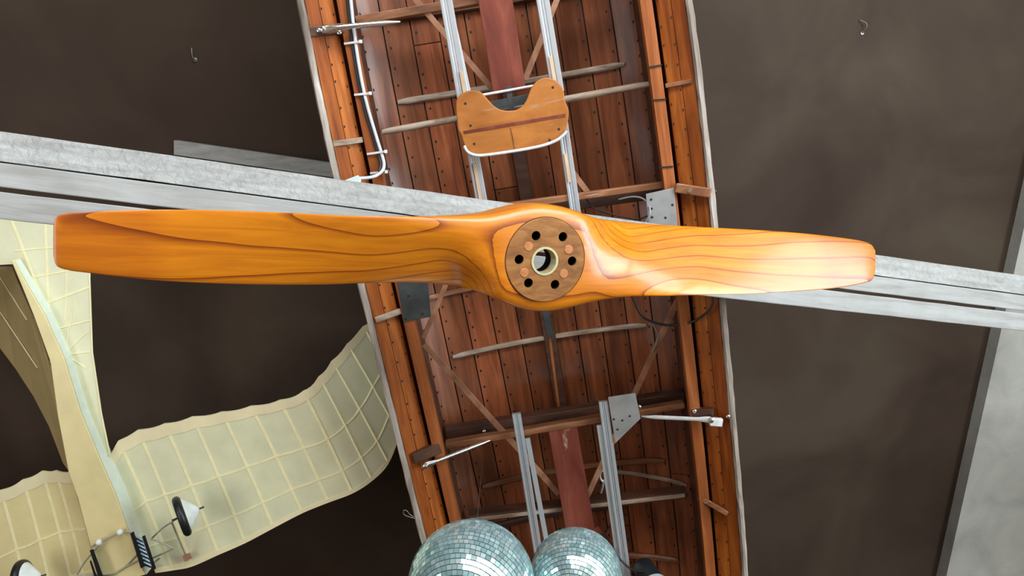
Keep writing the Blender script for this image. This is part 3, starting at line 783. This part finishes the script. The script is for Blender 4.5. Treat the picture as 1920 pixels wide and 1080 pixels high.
# ------------------------------------------------------------------ mirror balls
def mirror_ball(px, py, d, r, label, tilt, rings_n):
    c = at_depth(px, py, d)
    o = root('mirror_ball', c, label, 'mirror ball', 'mirror balls under the boat')
    rg = random.Random(px)
    axis = Vector(tilt).normalized(); q = axis.to_track_quat('Z', 'Y').to_matrix()
    mb = MB(); mb.lathe((0,0,0), axis, [(max(.0005, r*.985*math.sin(math.pi*i/24)), -r*.985*math.cos(math.pi*i/24)) for i in range(25)], 40, 1)
    for i in range(rings_n):
        p0 = math.pi*i/rings_n; p1 = math.pi*(i+1)/rings_n; g = .05
        n = max(3, int(round(2*rings_n*math.sin((p0+p1)/2))))
        ph = rg.random()*6
        for k in range(n):
            a0 = ph + 2*math.pi*(k+g)/n; a1 = ph + 2*math.pi*(k+1-g)/n
            pa, pb = lerp(p0, p1, .09), lerp(p0, p1, .91)
            pts = []
            for pp, aa in ((pa,a0),(pb,a0),(pb,a1),(pa,a1)):
                pts.append(q @ Vector((math.sin(pp)*math.cos(aa), math.sin(pp)*math.sin(aa), -math.cos(pp))) * r)
            nrm = sum(pts, Vector()).normalized(); cc = sum(pts, Vector())/4
            j = Vector((rg.uniform(-1,1), rg.uniform(-1,1), rg.uniform(-1,1)))*.035
            nn = (nrm + j).normalized()
            pts = [cc + (p-cc) - nn*((p-cc).dot(nn)) for p in pts]
            base = [p - nrm*.004 for p in pts]
            mb.add(pts + base, [(0,1,2,3),(0,4,5,1),(1,5,6,2),(2,6,7,3),(3,7,4,0)], 0, rg.random())
    mb.build('mirror_tiles', [M['mirror'], M['ball_core']], o)
    top = Vector((0,0,1))*r*.98
    mb = MB(); mb.lathe(top*.97, (0,0,1), [(.018,-.006),(.018,.012),(.010,.016),(.0001,.016)], 18); mb.build('cap', M['alu_dull'], o, 40)
    lo = BMI @ (c + top); wtop = hull_w(lo.x, lo.y) + BO.z - c.z
    mb = MB(); mb.cyl(top, (0, 0, wtop), .0009, 6); mb.build('hanging_wire', M['steel_wire'], o)
mirror_ball(884, 1097, 2.45, 119/FPX*2.45, 'larger mirror ball on the left below the boat', (.16,.05,1), 38)
mirror_ball(1080, 1078, 2.58, 86/FPX*2.58, 'smaller mirror ball on the right, partly behind the larger one', (.18,.04,1), 34)

# black spotlight clamped in the boat
c = at_height(1218, 1085, HB + .02)
spot = root('spotlight', c, 'black spotlight with pale rim hanging in the boat beside the mirror balls', 'spotlight')
axs = Vector((.28, .25, -1)).normalized()
mb = MB(); mb.lathe((0,0,0), axs, [(.0001,-.085),(.035,-.083),(.046,-.07),(.050,-.02),(.054,.02),(.054,.05),(.049,.05),(.047,.02),(.0001,.02)], 36); mb.build('lamp_body', M['black'], spot, 40)
mb = MB(); mb.lathe((0,0,0), axs, [(.0545,.028),(.0580,.030),(.0580,.052),(.0545,.053),(.0500,.050)], 36); mb.build('rim', M['alu_dull'], spot, 40)
mb = MB(); mb.lathe((0,0,0), axs, [(.0001,.046),(.025,.043),(.046,.034),(.047,.026),(.0001,.026)], 36); mb.build('lens', M['lens'], spot, 50)
rl_ = at_height(1182, 1110, HB + WR) - c
mb = MB(); mb.tube(spline([(-.062,0,0),(-.066,.02,.05),(-.05,.03,.09),(0,.03,.10),(.05,.03,.09),(.066,.02,.05),(.062,0,0)], 5), .005, 8); mb.tube([Vector((-.05,.03,.09)), rl_], .006, 10); mb.build('yoke', M['black'], spot, 50)
cp = [at_height(x, y, HB + w) - c for x, y, w in ((1206,1072,.0),(1182,1066,.03),(1166,1052,.06),(1152,1032,.09),(1142,1018,.12),(1128,1000,.14))]
mb = MB(); mb.tube(spline(cp, 6), .0042, 8); mb.build('cord', M['black'], spot, 60)

# ------------------------------------------------------------------ the model aeroplane
HA = 3.05
ao = at_height(215, 950, HA)
plane = root('model_airplane', ao, 'cream tissue-covered model airplane hanging left of the boat', 'model airplane')
def A(px, py, dh=0.0): return at_height(px, py, HA + dh) - ao
def wing(stn, name, heights, m, spars, tone=.5):
    TE = [A(a[0], a[1], h) for (a, b_), h in zip(stn, heights)]; LE = [A(b_[0], b_[1], h) for (a, b_), h in zip(stn, heights)]
    n = 5; TEs, LEs = spline(TE, n), spline(LE, n); NC = 14
    TEs = [p + (q - p)*.012*math.sin(math.pi*(i % n)/n) for i, (p, q) in enumerate(zip(TEs, LEs))]   # covering drawn in between the ribs
    def camber(f): return .028 * math.sin(math.pi * f**.8) if 0 < f < 1 else 0
    mb = MB(); rings = []
    for p, q in zip(TEs, LEs):
        bot = [p.lerp(q, j/NC) + Vector((0,0, camber(j/NC)*.35)) for j in range(NC+1)]
        top = [p.lerp(q, j/NC) + Vector((0,0, camber(j/NC)+.006)) for j in range(NC, -1, -1)]
        rings.append(bot + top)
    mb.loft(rings); o = mb.build(name, m, plane, 40)
    def under(p, q, f): return p.lerp(q, f) + Vector((0,0, camber(f)*.35 - .0012))
    for i, (p, q) in enumerate(zip(TE, LE)):
        if i in (0, len(TE)-1): continue
        mb = MB()
        for j in range(12):
            f0, f1 = lerp(.07, .97, j/12), lerp(.07, .97, (j+1)/12); mb.bar(under(p, q, f0) + Vector((0,0,.0008)), under(p, q, f1) + Vector((0,0,.0008)), .0125, .0016)
        mb.build('rib', M['rib'], o)
    for f in spars:
        mb = MB()
        for i in range(len(TEs)-1): mb.bar(under(TEs[i], LEs[i], f), under(TEs[i+1], LEs[i+1], f), .008, .002)
        mb.build('spar', M['rib'], o)
    # the trailing and leading edge strips
    for f0, f1, nm in ((0.0, .085, 'trailing_edge'), (.965, 1.0, 'leading_edge')):
        mb = MB(); mb.sheet([under(p, q, f0) + Vector((0,0,-.001)) for p, q in zip(TEs, LEs)], [under(p, q, f1) + Vector((0,0,-.001)) for p, q in zip(TEs, LEs)], (0,0,.0035)); mb.build(nm, M['edge'], o)
    return o
RW = [((203,856),(292,1074)),((222,826),(325,1069)),((258,806),(360,1062)),((308,794),(410,1040)),((360,781),(460,1018)),((415,772),(513,990)),((470,761),(567,962)),((524,750),(616,942)),((568,733),(661,925)),((597,706),(697,902)),((621,677),(728,870)),((650,645),(749,818)),((680,612),(762,770)),((718,592),(770,715))]
wing(RW, 'wing', [0,0,0,0,0,0,0,0,0,.05,.11,.18,.25,.31], M['tissue'], (.47,.78))
LW = [((130,884),(192,1120)),((104,882),(168,1128)),((78,883),(145,1136)),((42,899),(105,1150)),((0,919),(62,1166)),((-60,945),(0,1190)),((-130,975),(-66,1218)),((-200,1005),(-132,1242))]
wing(LW, 'wing', [0,0,0,0,0,0,0,0.02], M['tissue_tan'], (.45,.78))
# fuselage: a tapering box, pale flank towards the boat
FU = [((20,488),(25,489)),((40,535),(50,534)),((63,592),(82,588)),((94,678),(120,672)),((108,780),(151,774)),((128,884),(190,868)),((146,935),(214,922)),((169,1022),(242,1000)),((192,1100),(272,1078))]
mb = MB(); rings = []
for i, (a, b_) in enumerate(FU):
    z = -.07; p, q = A(*a, z), A(*b_, z); up = Vector((0,0, lerp(.04, .115, i/8)))
    rings.append([p, q, q + up, p + up])
mb.loft(rings); fus = mb.build('fuselage', M['tissue_tan'], plane, None, .003)
mb = MB()
R0 = [r[1] for r in rings]; R1 = [r[2] for r in rings]
off = Vector((.002, .0005, 0)); mb.sheet([p + off + Vector((0,0,.004)) for p in R0], [p + off for p in R1], (.0015,0,0)); tag(mb.build('flank_panel', M['cream_side'], fus), 'pale green-white side panel')
# tail surfaces with their fanned ribs
def tailplane(outline, hs, m, name, lines):
    P = [A(x, y, h) for (x, y), h in zip(outline, hs)]; mb = MB(); n = len(P)
    cn = sum(P, Vector())/n
    mb.add(P + [p + Vector((0,0,.004)) for p in P], [tuple(range(n)), tuple(range(2*n-1, n-1, -1))] + [(i, n+i, n+(i+1)%n, (i+1)%n) for i in range(n)])
    o = mb.build(name, m, plane)
    for i, (a, b_, ha, hb, w) in enumerate(lines):
        z = .0002 + i*.00012
        mb = MB(); mb.bar(A(*a, ha-z), A(*b_, hb-z), w*.85, .0016); mb.build('rib', M['rib'], o)
    return o
t0 = -.02
tailplane([(-70,395),(30,398),(110,402),(168,404),(169,470),(168,520),(170,600),(173,660),(180,715),(190,775),(207,856),(178,842),(150,770),(120,672),(70,580),(30,495),(-70,500)],
          [t0]*17, M['tissue'], 'tailplane',
          [((84,405),(96,680),t0,t0,.010),((20,410),(130,690),t0,t0,.012),((128,405),(122,600),t0,t0,.006),((28,470),(168,458),t0,t0,.006),((52,522),(168,500),t0,t0,.006),((70,575),(168,538),t0,t0,.010),((100,618),(171,600),t0,t0,.006),((120,665),(168,660),t0,t0,.006),((122,662),(166,620),t0,t0,.005),((122,664),(160,690),t0,t0,.005),((122,660),(140,560),t0,t0,.005),((168,404),(168,520),t0,t0,.008),((168,520),(173,660),t0,t0,.007),((173,660),(190,775),t0,t0,.007),((190,775),(206,852),t0,t0,.007)])
tl = [(-70,505),(0,500),(22,500),(40,545),(66,600),(96,690),(109,780),(128,882),(118,868),(92,800),(62,742),(28,690),(0,652),(-70,560)]
th_ = [.26,.16,.12,.06,.0,-.02,-.02,-.02,.02,.06,.12,.17,.21,.30]
tailplane(tl, th_, M['tissue_shaded'], 'tailplane', [((0,585),(70,690),.18,.05,.004),((0,520),(50,600),.16,.06,.004)])
# hanging threads at the tail
for a, h0, b_ in (((37,526), -.05, (25,380)), ((93,540), t0, (57,385))):
    p = A(*a, h0); q = at_height(*b_, HA + .28) - ao; mb = MB(); mb.cyl(p, q, .0011, 6); mb.build('thread', M['steel_wire'], plane)
mb = MB(); p = A(232, 930, .03); mb.cyl(p, Vector((p.x, p.y, ceil_z(p.x + ao.x) - ao.z)), .0012, 6); mb.build('thread', M['steel_wire'], plane)
# undercarriage: wheels, struts, sprung blocks
def wheel(px, py, dh, axis, r, wd):
    c = A(px, py, dh); ax_ = Vector(axis).normalized()
    w_ = root('wheel', c, None, None); w_.parent = plane
    prof = [(r*.55,-wd/2),(r*.86,-wd/2),(r*.97,-wd*.3),(r,0),(r*.97,wd*.3),(r*.86,wd/2),(r*.55,wd/2)]
    mb = MB(); mb.lathe((0,0,0), ax_, prof, 36, 0, True); mb.build('tyre', M['black'], w_, 50)
    mb = MB(); mb.lathe((0,0,0), ax_, [(r*.86,wd*.40),(r*.2,wd*1.9),(r*.06,wd*2.1),(.0001,wd*2.1)], 30); mb.build('hub_cone', M['white'], w_, 50)
    mb = MB(); mb.cyl(-ax_*wd*1.2, ax_*wd*2.7, .004, 8); mb.build('axle', M['plate_dark'], w_)
def side_on(px, py, dx, dy, tilt):               # an axle lying across the line of sight, nodding a little towards the viewer
    r_ = ray(px, py).normalized(); a = at_height(px + dx, py + dy, HA) - at_height(px, py, HA)
    return (a - r_*a.dot(r_)).normalized() - r_*tilt
wheel(341, 968, -.16, side_on(341, 968, 80, -34, .02), .088, .034)
wheel(44, 1088, -.16, side_on(44, 1088, 80, -20, .5), .088, .034)
def rods(segs, r, m, name):
    for s in segs:
        mb = MB(); P = [A(*p) for p in s]; mb.tube(P if len(P) == 2 else spline(P, 4), r, 8); mb.build(name, m, plane, 60)
rods([[(332,972,-.15),(322,979,-.13),(305,990,-.09),(284,1010,-.04)], [(283,1010,-.08),(312,1022,-.10),(326,1028,-.11)],
      [(326,1028,-.11),(296,1042,-.06),(255,1060,-.02)], [(300,1046,-.04),(255,1082,-.02)],
      [(322,980,-.13),(334,1008,-.1),(348,1040,-.03)], [(187,1022,-.09),(160,1052,-.08),(142,1082,-.06)],
      [(256,1040,-.075),(222,1072,-.075),(180,1078,-.075),(140,1080,-.07)], [(222,1070,-.075),(260,1050,-.075)],
      [(171,1026,-.08),(183,1018,-.085),(224,999,-.085),(246,997,-.08)]], .0038, M['grey_dowel'], 'undercarriage_strut')
for x, y in ((185,1017),(225,998)):
    c = A(x, y, -.095); mb = MB(); mb.lathe(c, (.9,-.35,0), [(.0001,-.012),(.010,-.010),(.0145,0),(.010,.010),(.0001,.012)], 18); tag(mb.build('bead', M['white'], plane, 60), 'white bead')
def block(pts, z, h, m, name):
    mb = MB(); mb.hexa([A(x, y, z) for x, y in pts] + [A(x, y, z + h) for x, y in pts]); return mb.build(name, m, plane, None, .002)
bk = block([(244,1000),(251,996),(272,1062),(264,1066)], -.12, .03, M['black'], 'spring_bar')
bk = block([(266,1006),(272,1003),(293,1066),(287,1069)], -.11, .03, M['black'], 'spring_bar')
for i in range(7):
    f0, f1 = i/7, (i+.55)/7
    block([(lerp(252,271,f0), lerp(1003,1060,f0)), (lerp(266,286,f0), lerp(1010,1066,f0)), (lerp(266,286,f1), lerp(1010,1066,f1)), (lerp(252,271,f1), lerp(1003,1060,f1))], -.108, .02, M['bluestripe'], 'spring_coil')
block([(252,1003),(266,1009),(286,1066),(271,1061)], -.10, .012, M['plate_dark'], 'spring_backing')
block([(168,1032),(175,1029),(200,1098),(191,1102)], -.12, .03, M['black'], 'spring_bar')
block([(168,1052),(171,1050),(190,1104),(184,1106)], -.11, .03, M['black'], 'spring_bar')
block([(342,1042),(356,1036),(360,1046),(346,1053)], -.03, .025, M['rust'], 'rust_red_block')
